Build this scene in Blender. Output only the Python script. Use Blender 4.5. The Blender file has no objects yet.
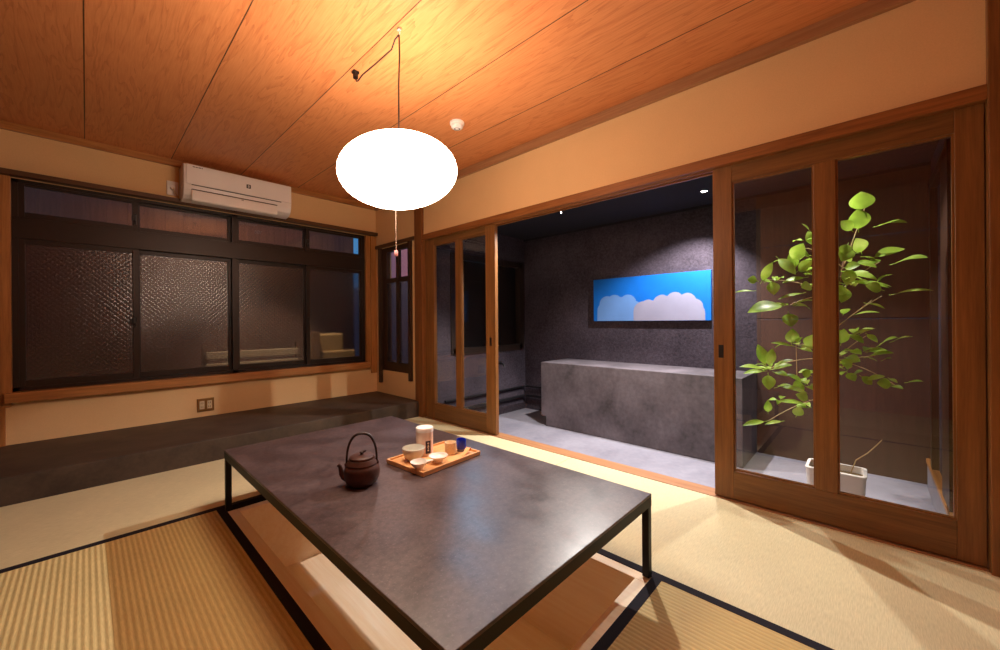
import bpy, bmesh, math, random
from mathutils import Vector, Matrix
random.seed(7)
S = bpy.context.scene
COL = S.collection
PI = math.pi
# ---------------------------------------------------------------- camera numbers (1000 x 650 frame)
F, YAW, CY, ROLL, CH = 391.137, math.radians(46.6262), 321.47, math.radians(-0.4399), 0.93
def ray(px, py):
    X, Y = px-500, py-CY
    u = (X*math.cos(ROLL)+Y*math.sin(ROLL))/F; v = (-X*math.sin(ROLL)+Y*math.cos(ROLL))/F
    return (math.sin(YAW)+u*math.cos(YAW), math.cos(YAW)-u*math.sin(YAW), -v)
def at_x(px, py, x):
    d = ray(px, py); t = x/d[0]
    return Vector((x, t*d[1], CH+t*d[2]))
# ---------------------------------------------------------------- room numbers
XD, YW, XL, YR, H = 2.277, 4.093, -0.95, -0.95, 2.255
ZR, XB, YRL, YRR, HR = -0.16, 3.79, 3.15, -0.295, 1.95       # the recess behind the doors
# ================================================================ materials
def mat(name):
    m = bpy.data.materials.new(name); m.use_nodes = True
    nt = m.node_tree; nt.nodes.clear()
    out = nt.nodes.new('ShaderNodeOutputMaterial')
    return m, nt, out
def N(nt, t, **k):
    n = nt.nodes.new(t)
    for a, b in k.items():
        if a in n.inputs.keys() if isinstance(a, str) else False: n.inputs[a].default_value = b
        else: setattr(n, a, b)
    return n
def srgb(r, g, b):
    f = lambda c: (c/255/12.92) if c/255 <= .04045 else ((c/255+.055)/1.055)**2.4
    return (f(r), f(g), f(b), 1)
def ramp(nt, fac, stops):
    r = nt.nodes.new('ShaderNodeValToRGB')
    el = r.color_ramp.elements
    while len(el) < len(stops): el.new(.5)
    for e, (p, c) in zip(el, stops): e.position = p; e.color = c
    nt.links.new(fac, r.inputs['Fac']); return r.outputs['Color']
def pbsdf(nt, out, base=None, rough=.5, spec=.5, metal=0, bump=None, bstr=.3, bdist=.01, rough_sock=None):
    b = nt.nodes.new('ShaderNodeBsdfPrincipled')
    if base is not None:
        if isinstance(base, tuple): b.inputs['Base Color'].default_value = base
        else: nt.links.new(base, b.inputs['Base Color'])
    b.inputs['Roughness'].default_value = rough
    if rough_sock: nt.links.new(rough_sock, b.inputs['Roughness'])
    b.inputs['Specular IOR Level'].default_value = spec
    b.inputs['Metallic'].default_value = metal
    if bump is not None:
        bp = nt.nodes.new('ShaderNodeBump'); bp.inputs['Strength'].default_value = bstr; bp.inputs['Distance'].default_value = bdist
        nt.links.new(bump, bp.inputs['Height']); nt.links.new(bp.outputs[0], b.inputs['Normal'])
    nt.links.new(b.outputs[0], out.inputs['Surface'])
    return b
def coords(nt, scale=(1,1,1), rot=(0,0,0)):
    tc = nt.nodes.new('ShaderNodeTexCoord'); mp = nt.nodes.new('ShaderNodeMapping')
    mp.inputs['Scale'].default_value = scale; mp.inputs['Rotation'].default_value = rot
    nt.links.new(tc.outputs['Object'], mp.inputs['Vector']); return mp.outputs[0]
def noise(nt, vec, scale, detail=4, rough=.55, dist=0):
    n = nt.nodes.new('ShaderNodeTexNoise'); n.inputs['Scale'].default_value = scale
    n.inputs['Detail'].default_value = detail; n.inputs['Roughness'].default_value = rough; n.inputs['Distortion'].default_value = dist
    nt.links.new(vec, n.inputs['Vector']); return n.outputs['Fac']
def math_(nt, op, a, b=None, c=None):
    n = nt.nodes.new('ShaderNodeMath'); n.operation = op
    for i, v in enumerate((a, b, c)):
        if v is None: continue
        if isinstance(v, (int, float)): n.inputs[i].default_value = v
        else: nt.links.new(v, n.inputs[i])
    return n.outputs[0]
def mixc(nt, fac, a, b, mode='MIX'):
    n = nt.nodes.new('ShaderNodeMix'); n.data_type = 'RGBA'; n.blend_type = mode
    for sock, v in ((n.inputs['Factor'], fac), (n.inputs[6], a), (n.inputs[7], b)):
        if isinstance(v, (int, float, tuple)): sock.default_value = v
        else: nt.links.new(v, sock)
    return n.outputs[2]
def m_plain(name, c, rough=.5, spec=.5, metal=0, nscale=40, var=.06, bstr=.05):
    m, nt, out = mat(name); v = coords(nt); f = noise(nt, v, nscale)
    lo = tuple(x*(1-var) for x in c[:3])+(1,); hi = tuple(min(1, x*(1+var)) for x in c[:3])+(1,)
    pbsdf(nt, out, ramp(nt, f, [(.3, lo), (.7, hi)]), rough, spec, metal, f, bstr, .002); return m
def m_wood(name, dark, light, axis='y', rough=.45, spec=.4, fine=1.0):
    m, nt, out = mat(name)
    sc = {'x': (1.2, 26, 26), 'y': (26, 1.2, 26), 'z': (26, 26, 1.2)}[axis]
    v = coords(nt, sc); a = noise(nt, v, 1.6*fine, 6, .6, .6)
    v2 = coords(nt, tuple(s*4 for s in sc)); b = noise(nt, v2, 2.0*fine, 3, .6)
    f = math_(nt, 'ADD', math_(nt, 'MULTIPLY', a, .72), math_(nt, 'MULTIPLY', b, .28))
    pbsdf(nt, out, ramp(nt, f, [(.34, dark), (.5, tuple((p+q)/2 for p, q in zip(dark, light))), (.66, light)]), rough, spec, 0, f, .12, .003); return m
def m_ceiling():
    m, nt, out = mat('cedar_ceiling_board')
    tc = nt.nodes.new('ShaderNodeTexCoord'); sx = nt.nodes.new('ShaderNodeSeparateXYZ'); nt.links.new(tc.outputs['Object'], sx.inputs[0])
    idx = math_(nt, 'FLOOR', math_(nt, 'DIVIDE', sx.outputs[0], .477))
    wn = nt.nodes.new('ShaderNodeTexWhiteNoise'); wn.noise_dimensions = '1D'; nt.links.new(idx, wn.inputs['W'])
    off = math_(nt, 'MULTIPLY', wn.outputs['Value'], 37.0)
    cb = nt.nodes.new('ShaderNodeCombineXYZ'); nt.links.new(math_(nt, 'ADD', sx.outputs[0], off), cb.inputs[0])
    nt.links.new(math_(nt, 'MULTIPLY', sx.outputs[1], .10), cb.inputs[1])
    base = noise(nt, cb.outputs[0], 11.0, 3, .5, .6)                      # slow figure whose contours make the cathedral grain
    ring = math_(nt, 'FRACT', math_(nt, 'MULTIPLY', base, 9.0))
    line = math_(nt, 'SMOOTH_MIN', math_(nt, 'MULTIPLY', ring, 2.2), 1.0, .2)
    cb2 = nt.nodes.new('ShaderNodeCombineXYZ'); nt.links.new(math_(nt, 'ADD', sx.outputs[0], off), cb2.inputs[0]); nt.links.new(math_(nt, 'MULTIPLY', sx.outputs[1], .05), cb2.inputs[1])
    fib = noise(nt, cb2.outputs[0], 160, 3, .6)
    f = math_(nt, 'ADD', math_(nt, 'MULTIPLY', line, .26), math_(nt, 'MULTIPLY', fib, .74))
    c = ramp(nt, f, [(.18, srgb(186, 106, 60)), (.5, srgb(211, 133, 81)), (.8, srgb(224, 150, 96))])
    tint = math_(nt, 'ADD', .93, math_(nt, 'MULTIPLY', wn.outputs['Value'], .12))
    tv = nt.nodes.new('ShaderNodeCombineXYZ')
    for i in range(3): nt.links.new(tint, tv.inputs[i])
    c = mixc(nt, 1.0, c, tv.outputs[0], 'MULTIPLY')
    pbsdf(nt, out, c, .42, .35, 0, f, .05, .002); return m
def m_plaster(name, c, var=.05, scale=180, bstr=.25, rough=.92):
    m, nt, out = mat(name); v = coords(nt); f = noise(nt, v, scale, 4, .6); g = noise(nt, v, 2.5, 3)
    k = math_(nt, 'ADD', math_(nt, 'MULTIPLY', f, .6), math_(nt, 'MULTIPLY', g, .4))
    lo = tuple(x*(1-var) for x in c[:3])+(1,); hi = tuple(min(1, x*(1+var)) for x in c[:3])+(1,)
    pbsdf(nt, out, ramp(nt, k, [(.35, lo), (.65, hi)]), rough, .15, 0, f, bstr, .004); return m
def m_tatami(name, axis, c, ribk=1.0):
    m, nt, out = mat(name)
    tc = nt.nodes.new('ShaderNodeTexCoord'); sx = nt.nodes.new('ShaderNodeSeparateXYZ'); nt.links.new(tc.outputs['Object'], sx.inputs[0])
    u, w = (sx.outputs[0], sx.outputs[1]) if axis == 'y' else (sx.outputs[1], sx.outputs[0])   # ribs run along axis
    rib = math_(nt, 'SINE', math_(nt, 'MULTIPLY', u, 2*PI/.0165))
    weave = math_(nt, 'SINE', math_(nt, 'MULTIPLY', w, 2*PI/.005))
    v = coords(nt, (30, 400, 1) if axis == 'x' else (400, 30, 1)); straw = noise(nt, v, 1.0, 3)
    big = noise(nt, coords(nt), 2.2, 3)
    k = math_(nt, 'ADD', math_(nt, 'MULTIPLY', straw, .65), math_(nt, 'MULTIPLY', big, .35))
    lo = tuple(x*.84 for x in c[:3])+(1,); hi = tuple(min(1, x*1.14) for x in c[:3])+(1,)
    col = ramp(nt, k, [(.35, lo), (.65, hi)])
    groove = math_(nt, 'MULTIPLY', math_(nt, 'ADD', math_(nt, 'MULTIPLY', rib, .5), .5), 1.0)
    col = mixc(nt, math_(nt, 'MULTIPLY', math_(nt, 'POWER', math_(nt, 'SUBTRACT', 1.0, groove), 3.0), .28*ribk), col, tuple(x*.55 for x in c[:3])+(1,))
    hgt = math_(nt, 'ADD', rib, math_(nt, 'MULTIPLY', weave, .12))
    pbsdf(nt, out, col, .62, .3, 0, hgt, .45*ribk, .0022); return m
def m_concrete(name, c, c2, rough=.45, spec=.5, scale=5, bstr=.12, rlo=None, rhi=None, speck=.5):
    m, nt, out = mat(name); v = coords(nt)
    a = noise(nt, v, scale, 3, .5, .3); b = noise(nt, v, scale*9, 3, .6)
    k = math_(nt, 'ADD', math_(nt, 'MULTIPLY', a, 1-speck*.6), math_(nt, 'MULTIPLY', b, speck*.6))
    col = ramp(nt, k, [(.3, c), (.7, c2)])
    if rlo is not None:
        sp = noise(nt, v, 150, 2, .5)
        sk = nt.nodes.new('ShaderNodeMapRange'); sk.inputs['From Min'].default_value = .58; sk.inputs['From Max'].default_value = .72; nt.links.new(sp, sk.inputs['Value'])
        col = mixc(nt, math_(nt, 'MULTIPLY', sk.outputs[0], .22), col, srgb(150, 134, 132))
    rs = None
    if rlo is not None:
        mr = nt.nodes.new('ShaderNodeMapRange'); mr.inputs['From Min'].default_value = .35; mr.inputs['From Max'].default_value = .65
        mr.inputs['To Min'].default_value = rlo; mr.inputs['To Max'].default_value = rhi
        nt.links.new(a, mr.inputs['Value']); rs = mr.outputs[0]
    pbsdf(nt, out, col, rough, spec, 0, k, bstr, .004, rs); return m
def schlick(nt, f0=.04, gain=1.0):
    lw = nt.nodes.new('ShaderNodeLayerWeight'); lw.inputs['Blend'].default_value = .5
    p = math_(nt, 'POWER', lw.outputs['Facing'], 5.0)
    return math_(nt, 'MULTIPLY', math_(nt, 'ADD', f0, math_(nt, 'MULTIPLY', p, 1-f0)), gain)
def m_glass(name, tint=(.97, .98, .97, 1), gain=1.0):
    m, nt, out = mat(name)
    t = nt.nodes.new('ShaderNodeBsdfTransparent'); t.inputs[0].default_value = tint
    g = nt.nodes.new('ShaderNodeBsdfGlossy'); g.inputs['Roughness'].default_value = .015
    mx = nt.nodes.new('ShaderNodeMixShader'); nt.links.new(schlick(nt, .04, gain), mx.inputs[0])
    nt.links.new(t.outputs[0], mx.inputs[1]); nt.links.new(g.outputs[0], mx.inputs[2]); nt.links.new(mx.outputs[0], out.inputs[0]); return m
def m_frost(name, mixd, dcol, lat=.0006, blur=.10):
    m, nt, out = mat(name)
    tc = nt.nodes.new('ShaderNodeTexCoord'); sx = nt.nodes.new('ShaderNodeSeparateXYZ'); nt.links.new(tc.outputs['Object'], sx.inputs[0])
    k = PI/.036
    p = math_(nt, 'SINE', math_(nt, 'MULTIPLY', math_(nt, 'ADD', sx.outputs[0], sx.outputs[2]), k))
    q = math_(nt, 'SINE', math_(nt, 'MULTIPLY', math_(nt, 'SUBTRACT', sx.outputs[0], sx.outputs[2]), k))
    h = math_(nt, 'MINIMUM', math_(nt, 'ABSOLUTE', p), math_(nt, 'ABSOLUTE', q))
    bp = nt.nodes.new('ShaderNodeBump'); bp.inputs['Strength'].default_value = 1.0; bp.inputs['Distance'].default_value = lat; nt.links.new(h, bp.inputs['Height'])
    g = nt.nodes.new('ShaderNodeBsdfGlossy'); g.inputs['Roughness'].default_value = .26; nt.links.new(bp.outputs[0], g.inputs['Normal'])
    g.inputs[0].default_value = (.8, .76, .74, 1)
    r = nt.nodes.new('ShaderNodeBsdfRefraction'); r.inputs['IOR'].default_value = 1.12; r.inputs['Roughness'].default_value = blur
    r.inputs[0].default_value = (.62, .62, .64, 1)
    d = nt.nodes.new('ShaderNodeBsdfDiffuse'); d.inputs[0].default_value = dcol
    m1 = nt.nodes.new('ShaderNodeMixShader'); m1.inputs[0].default_value = mixd
    nt.links.new(r.outputs[0], m1.inputs[1]); nt.links.new(d.outputs[0], m1.inputs[2])
    m2 = nt.nodes.new('ShaderNodeMixShader'); nt.links.new(schlick(nt, .09), m2.inputs[0])
    nt.links.new(m1.outputs[0], m2.inputs[1]); nt.links.new(g.outputs[0], m2.inputs[2]); nt.links.new(m2.outputs[0], out.inputs[0]); return m
def m_emit(name, c, s):
    m, nt, out = mat(name); e = nt.nodes.new('ShaderNodeEmission'); e.inputs[0].default_value = c; e.inputs[1].default_value = s
    nt.links.new(e.outputs[0], out.inputs[0]); m.cycles.emission_sampling = 'FRONT'; return m
def m_leaf():
    m, nt, out = mat('rubber_leaf'); v = coords(nt); f = noise(nt, v, 9, 2)
    col = ramp(nt, f, [(.3, srgb(116, 148, 48)), (.5, srgb(156, 192, 66)), (.7, srgb(196, 218, 108))])
    b = nt.nodes.new('ShaderNodeBsdfPrincipled'); nt.links.new(col, b.inputs['Base Color']); b.inputs['Roughness'].default_value = .38
    t = nt.nodes.new('ShaderNodeBsdfTranslucent'); nt.links.new(col, t.inputs[0])
    mx = nt.nodes.new('ShaderNodeMixShader'); mx.inputs[0].default_value = .48
    nt.links.new(b.outputs[0], mx.inputs[1]); nt.links.new(t.outputs[0], mx.inputs[2]); nt.links.new(mx.outputs[0], out.inputs[0]); return m

M = {}
M['ceiling'] = m_ceiling()
M['plaster'] = m_plaster('cream_plaster', srgb(227, 189, 138))
M['wood_y'] = m_wood('frame_wood_y', srgb(112, 66, 30), srgb(158, 100, 52), 'y')
M['wood_x'] = m_wood('frame_wood_x', srgb(150, 96, 48), srgb(196, 136, 76), 'x')
M['wood_z'] = m_wood('frame_wood_z', srgb(150, 96, 48), srgb(196, 136, 76), 'z')
M['post'] = m_wood('post_wood', srgb(104, 62, 30), srgb(142, 90, 48), 'z')
M['door_z'] = m_wood('door_wood_z', srgb(104, 67, 34), srgb(144, 97, 52), 'z', .38)
M['door_y'] = m_wood('door_wood_y', srgb(94, 62, 32), srgb(132, 91, 49), 'y', .38)
M['trim_dark'] = m_wood('dark_lintel_wood', srgb(70, 44, 26), srgb(104, 68, 40), 'x')
M['trim_dark_y'] = m_wood('dark_lintel_wood_y', srgb(70, 44, 26), srgb(104, 68, 40), 'y')
M['window_dark'] = m_wood('dark_window_wood', srgb(44, 28, 18), srgb(68, 44, 28), 'z')
M['rail_wood'] = m_wood('sill_rail_wood', srgb(150, 103, 68), srgb(178, 131, 92), 'y')
M['pit_wood'] = m_wood('pale_pit_wood', srgb(240, 212, 174), srgb(250, 230, 200), 'y', .5, .3)
M['closet'] = m_wood('closet_panel_wood', srgb(182, 112, 76), srgb(206, 138, 98), 'z', .5)
M['closet_dark'] = m_wood('dark_red_board', srgb(60, 42, 36), srgb(76, 54, 46), 'z', .5)
M['recess_frame'] = m_wood('blackened_window_wood', srgb(34, 25, 20), srgb(50, 37, 30), 'z')
M['tatami_y'] = m_tatami('tatami_ribs_along', 'y', srgb(208, 192, 136))
M['tatami_y2'] = m_tatami('tatami_ribs_along_darker', 'y', srgb(193, 168, 110))
M['tatami_x'] = m_tatami('tatami_ribs_across', 'x', srgb(206, 195, 156), .10)
M['heri'] = m_plain('black_border_cloth', srgb(30, 26, 34), .85, .2, 0, 500, .3, .2)
M['ledge'] = m_concrete('dark_mortar_ledge', srgb(50, 40, 34), srgb(80, 66, 55), .55, .4, 6)
M['table'] = m_concrete('dark_mortar_tabletop', srgb(46, 34, 34), srgb(94, 76, 75), .4, .6, 6, .0, .33, .46, 1.0)
M['counter'] = m_concrete('grey_mortar_counter', srgb(62, 57, 60), srgb(114, 106, 112), .6, .35, 3.2, .15)
M['recess_floor'] = m_concrete('pale_concrete_floor', srgb(126, 124, 136), srgb(158, 156, 168), .55, .4, 3, .08)
M['recess_wall'] = m_plaster('dark_rough_plaster', srgb(68, 61, 69), .42, 55, 1.0)
M['recess_ceiling'] = m_plaster('navy_ceiling_paint', srgb(48, 46, 52), .06, 100, .1)
M['steel'] = m_plain('black_steel', srgb(15, 13, 13), .5, .3, 0)
M['alu'] = m_plain('bronze_aluminium', srgb(46, 36, 32), .4, .5, .4)
M['white_plastic'] = m_plain('white_plastic', srgb(240, 234, 230), .3, .5, 0, 8, .02, 0)
M['grey_plastic'] = m_plain('grey_plastic', srgb(60, 56, 54), .4)
M['black'] = m_plain('black_plastic', srgb(18, 17, 18), .4)
M['ivory'] = m_plain('ivory_plastic', srgb(214, 190, 150), .4, .5, 0, 8, .02, 0)
M['brass'] = m_plain('brass_plate', srgb(150, 110, 62), .35, .5, .7)
M['glass'] = m_glass('clear_glass')
M['glass_door'] = m_glass('door_glass', (.95, .95, .94, 1), 1.4)
M['frost'] = m_frost('patterned_glass', .40, srgb(40, 30, 34), .0009)
M['frost_clear'] = m_frost('smooth_frosted_glass', .25, srgb(56, 46, 48), .0, .26)
M['frost_plain'] = m_frost('frosted_glass', .35, srgb(88, 84, 98), .0)
M['shade'] = m_emit('lit_lamp_shade', (1, .77, .58, 1), 26)
M['bulb'] = m_emit('lit_downlight', (1, .96, .92, 1), 25)
M['bulb_blue'] = m_emit('lit_cool_downlight', (.42, .70, 1, 1), 25)
M['cord'] = m_plain('brown_cord', srgb(58, 34, 26), .6)
M['pull'] = m_plain('white_pull_cord', srgb(176, 150, 132), .6)
M['pink'] = m_plain('pink_bobble', srgb(236, 160, 160), .4)
M['kettle'] = m_plain('red_brown_clay', srgb(76, 46, 37), .5, .35, 0, 60, .15, .1)
M['kettle_dark'] = m_plain('dark_bail_handle', srgb(48, 34, 30), .5)
M['tray'] = m_wood('tray_wood', srgb(208, 148, 92), srgb(234, 182, 126), 'x', .45, .3)
M['paper'] = m_plain('pale_paper_wrap', srgb(232, 205, 188), .6, .3, 0, 30, .03, .02)
M['cap_white'] = m_plain('white_lid', srgb(242, 234, 226), .5)
M['label'] = m_plain('dark_navy_label', srgb(48, 40, 62), .6)
M['celadon'] = m_plain('pale_celadon_glaze', srgb(216, 218, 208), .22, .5, 0, 20, .05, .02)
M['porcelain'] = m_plain('white_porcelain', srgb(236, 230, 222), .2, .5, 0, 20, .03, .01)
M['sand'] = m_plain('speckled_sand_clay', srgb(236, 212, 178), .6, .3, 0, 220, .16, .2)
M['cobalt'] = m_plain('cobalt_glaze', srgb(30, 58, 196), .2, .6, 0, 30, .15, .02)
M['cobalt_foot'] = m_plain('grey_blue_clay', srgb(110, 112, 140), .4)
M['bamboo'] = m_plain('bamboo_scoop', srgb(232, 176, 112), .45)
M['pot'] = m_plain('white_glazed_pot', srgb(232, 226, 220), .4, .4, 0, 12, .04, .02)
M['soil'] = m_plain('dry_potting_soil', srgb(92, 72, 50), .95, .1, 0, 60, .35, .8)
M['bark'] = m_plain('grey_brown_bark', srgb(96, 72, 52), .8, .2, 0, 90, .25, .5)
M['twig'] = m_plain('pale_young_twig', srgb(186, 164, 118), .6, .3, 0, 60, .12, .1)
M['leaf'] = m_leaf()
M['pipe'] = m_plain('dark_pipe', srgb(30, 28, 32), .4, .5, .3)
M['outer_wall'] = m_plain('pink_outer_wall', srgb(222, 150, 150), .9, .2)
M['outer_siding'] = m_wood('outer_siding', srgb(84, 60, 52), srgb(104, 76, 66), 'z', .7)
M['outer_grey'] = m_plain('outer_grey_board', srgb(150, 146, 160), .9)
M['outer_board'] = m_plain('pale_outer_board', srgb(224, 200, 164), .7)
M['outer_post'] = m_plain('outer_post', srgb(120, 88, 60), .7)
M['outer_ground'] = m_plain('outer_ground', srgb(60, 58, 60), .9)
# ================================================================ mesh helpers
class MB:
    def __init__(s): s.bm = bmesh.new()
    def box(s, x0, x1, y0, y1, z0, z1, bev=0.0, M4=None):
        t = bmesh.new(); bmesh.ops.create_cube(t, size=1)
        bmesh.ops.scale(t, vec=(abs(x1-x0), abs(y1-y0), abs(z1-z0)), verts=t.verts)
        bmesh.ops.translate(t, vec=((x0+x1)/2, (y0+y1)/2, (z0+z1)/2), verts=t.verts)
        if bev: bmesh.ops.bevel(t, geom=t.edges[:], offset=bev, segments=2, affect='EDGES', profile=.5)
        return s.add(t, M4)
    def add(s, t, M4=None):
        if M4 is not None: bmesh.ops.transform(t, matrix=M4, verts=t.verts)
        me = bpy.data.meshes.new('tmp'); t.to_mesh(me); t.free(); s.bm.from_mesh(me); bpy.data.meshes.remove(me); return s
    def tube(s, pts, r, n=10, cap=True):
        pts = [Vector(p) for p in pts]; rs = r if isinstance(r, (list, tuple)) else [r]*len(pts)
        rings = []; up = None
        for i, p in enumerate(pts):
            d = (pts[min(i+1, len(pts)-1)]-pts[max(i-1, 0)]).normalized()
            if up is None: up = Vector((0, 0, 1)) if abs(d.z) < .9 else Vector((1, 0, 0))
            a = d.cross(up).normalized(); b = a.cross(d).normalized(); up = b
            rings.append([s.bm.verts.new(p+(a*math.cos(2*PI*k/n)+b*math.sin(2*PI*k/n))*rs[i]) for k in range(n)])
        for A, B in zip(rings, rings[1:]):
            for k in range(n): s.bm.faces.new((A[k], A[(k+1) % n], B[(k+1) % n], B[k]))
        if cap: s.bm.faces.new(rings[0][::-1]); s.bm.faces.new(rings[-1])
        return s
    def lathe(s, prof, n=40, c=(0, 0, 0), close=False, sq=None):
        rings = []
        for r, z in prof:
            if r < 1e-5: rings.append([s.bm.verts.new((c[0], c[1], c[2]+z))])
            else: rings.append([s.bm.verts.new((c[0]+r*math.cos(2*PI*k/n), c[1]+r*math.sin(2*PI*k/n), c[2]+z)) for k in range(n)])
        for A, B in zip(rings, rings[1:]):
            for k in range(n):
                k2 = (k+1) % n
                if len(A) == 1 and len(B) == 1: continue
                if len(A) == 1: s.bm.faces.new((A[0], B[k2], B[k]))
                elif len(B) == 1: s.bm.faces.new((A[k], A[k2], B[0]))
                else: s.bm.faces.new((A[k], A[k2], B[k2], B[k]))
        return s
    def prism(s, poly, lo, hi, axis='x', bev=0):
        t = bmesh.new()
        def P(a, b, h): return {'x': (h, a, b), 'y': (a, h, b), 'z': (a, b, h)}[axis]
        A = [t.verts.new(P(a, b, lo)) for a, b in poly]; B = [t.verts.new(P(a, b, hi)) for a, b in poly]
        t.faces.new(A); t.faces.new(B[::-1]); n = len(poly)
        for i in range(n): t.faces.new((A[i], B[i], B[(i+1) % n], A[(i+1) % n]))
        bmesh.ops.recalc_face_normals(t, faces=t.faces)
        if bev: bmesh.ops.bevel(t, geom=t.edges[:], offset=bev, segments=2, affect='EDGES', profile=.5)
        return s.add(t)
    def build(s, name, m, parent=None, smooth=False, recalc=True):
        if recalc: bmesh.ops.recalc_face_normals(s.bm, faces=s.bm.faces)
        me = bpy.data.meshes.new(name); s.bm.to_mesh(me); s.bm.free()
        me.materials.append(m)
        o = bpy.data.objects.new(name, me); COL.objects.link(o)
        if smooth:
            for p in me.polygons: p.use_smooth = True
            try: me.set_sharp_from_angle(angle=math.radians(40))
            except Exception: pass
        if parent: o.parent = parent
        return o
def empty(name, loc, label, cat, group=None, rz=0):
    o = bpy.data.objects.new(name, None); COL.objects.link(o); o.empty_display_size = .05
    o.location = loc; o.rotation_euler = (0, 0, rz); tag(o, label, cat, group); return o
def tag(o, label, cat, group=None, kind=None):
    o['label'] = label; o['category'] = cat
    if group: o['group'] = group
    if kind: o['kind'] = kind
    return o
def struct(o, label=None, cat=None):
    o['kind'] = 'structure'
    if label: o['label'] = label
    if cat: o['category'] = cat
    return o
def arc(c, r, a0, a1, n, f): return [f(a0+(a1-a0)*i/n) for i in range(n+1)]
# ================================================================ THE ROOM SHELL
PX0, PX1, PY0, PY1 = .475, 1.405, .578, 2.318          # outer edge of the sunken leg pit frame
b = MB()
b.box(XL, PX0, YR, 3.25, -.11, -.03); b.box(PX1, XD, YR, 3.25, -.20, -.03)
b.box(PX0, PX1, YR, PY0, -.11, -.03); b.box(PX0, PX1, PY1, 3.25, -.11, -.03)
struct(b.build('floor', M['pit_wood']), 'wooden subfloor under the tatami mats', 'floor')
b = MB()
for n in range(-2, 5):
    b.box(max(XL, n*.477+.0025), min(XD, (n+1)*.477-.0025), YR, YW, H, H+.02)
struct(b.build('ceiling', M['ceiling']), 'cedar board ceiling with dark seams', 'ceiling')
b = MB()
for n in range(-1, 5): b.box(n*.477-.0022, n*.477+.0022, YR, YW, H-.0006, H+.015)
struct(b.build('trim_11', M['trim_dark']), 'thin dark seams between ceiling boards', 'trim')
b = MB(); b.box(XL-.1, XD+.1, YR-.1, YW+.15, H+.02, H+.06); struct(b.build('roof', M['trim_dark']), 'dark backing above the ceiling boards', 'roof')
# far wall around the window
OX0, OX1, OZ0, OZ1 = -.335, 2.15, .49, 1.903
b = MB()
b.box(XL-.1, XD+.1, YW, YW+.13, -.2, OZ0-.01); b.box(XL-.1, XD+.1, YW, YW+.13, OZ1, H+.02)
b.box(XL-.1, OX0-.02, YW, YW+.13, OZ0-.01, OZ1); b.box(OX1+.02, XD+.1, YW, YW+.13, OZ0-.01, OZ1)
struct(b.build('wall_far', M['plaster']), 'cream plaster wall around the wide window', 'wall')
# right wall: over the doors, round the side window
SY0, SY1, SZ0, SZ1 = 3.40, 3.965, .40, 1.75
b = MB()
b.box(XD, XD+.12, -.33, 3.17, 1.78, H+.02)
b.box(XD, XD+.12, 3.29, SY0, -.2, H+.02); b.box(XD, XD+.12, SY1, YW, -.2, H+.02)
b.box(XD, XD+.12, SY0, SY1, -.2, SZ0); b.box(XD, XD+.12, SY0, SY1, SZ1, H+.02)
struct(b.build('wall_right', M['plaster']), 'cream plaster wall above the glass doors', 'wall')
b = MB(); b.box(XD, XD+.12, YR, -.43, -.2, H+.02); struct(b.build('wall_right_near', M['plaster']), 'cream plaster wall beyond the near pillar', 'wall')
b = MB(); b.box(XL-.1, XL, .95, YW, -.2, H+.02); struct(b.build('wall_left', M['recess_wall']), 'dark plaster wall on the left side of the room', 'wall')
b = MB()
for z0, z1 in ((-.03, .925), (.931, 1.78), (1.79, H)): b.box(XL-.04, XL, YR, .945, z0, z1)
struct(b.build('wall_left_panel', M['closet']), 'red brown wooden closet panels on the left wall', 'wall')
b = MB(); b.box(XL-.1, XD+.1, YR-.1, YR, -.2, H+.02); struct(b.build('wall_rear', M['closet']), 'brown wooden wall behind the viewer', 'wall')
# posts
b = MB(); b.box(XD-.03, XD+.13, 3.17, 3.29, .0, H, .003); struct(b.build('pillar_corner', M['post']), 'brown wooden pillar left of the glass doors', 'pillar')
b = MB(); b.box(XD-.035, XD+.13, -.44, -.316, -.03, H, .003); struct(b.build('pillar_near', M['door_z']), 'brown wooden pillar at the right edge', 'pillar')
b = MB(); b.box(-.455, -.362, YW-.02, YW+.02, .14, 1.89, .003); struct(b.build('pillar_window', M['wood_z']), 'orange wooden post left of the window', 'pillar')
# mouldings
b = MB(); b.box(XL, XD, YW-.03, YW, 2.205, H, .002); struct(b.build('trim_1', M['wood_x']), 'wooden moulding where far wall meets ceiling', 'trim')
b = MB(); b.box(XD-.03, XD, YR, YW-.03, 2.195, H, .002); struct(b.build('trim_2', M['rail_wood']), 'wooden moulding where right wall meets ceiling', 'trim')
b = MB(); b.box(XL, XD-.012, YW-.07, YW, 1.905, 1.938, .002)
struct(b.build('trim_3', M['trim_dark']), 'dark wooden lintel above the wide window', 'trim')
b = MB(); b.box(XD-.022, XD+.10, -.328, 3.17, 1.728, 1.782, .002)
for dx in (.015, .058): b.box(XD+dx, XD+dx+.008, -.328, 3.17, 1.72, 1.73)
struct(b.build('trim_4', M['wood_y']), 'wooden lintel track above the glass doors', 'trim')
b = MB(); b.box(XD-.03, XD+.01, 3.29, 4.06, 1.755, 1.79, .002); struct(b.build('trim_5', M['trim_dark_y']), 'dark wooden lintel above the narrow side window', 'trim')
b = MB(); b.box(XD, XD+.11, -.328, 3.17, -.2, -.002, .002)
struct(b.build('trim_6', M['rail_wood']), 'pale wooden sill track below the glass doors', 'trim')
b = MB(); b.box(XD-.014, XD-.001, -.328, 3.17, -.03, -.010); struct(b.build('trim_7', M['black']), 'thin black gap strip between tatami and sill track', 'trim')
# concrete ledge under the window
b = MB(); b.box(XL, XD, 3.235, YW, -.03, .147, .004); struct(b.build('ledge_slab', M['ledge']), 'dark mortar ledge running below the window', 'ledge')
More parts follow.
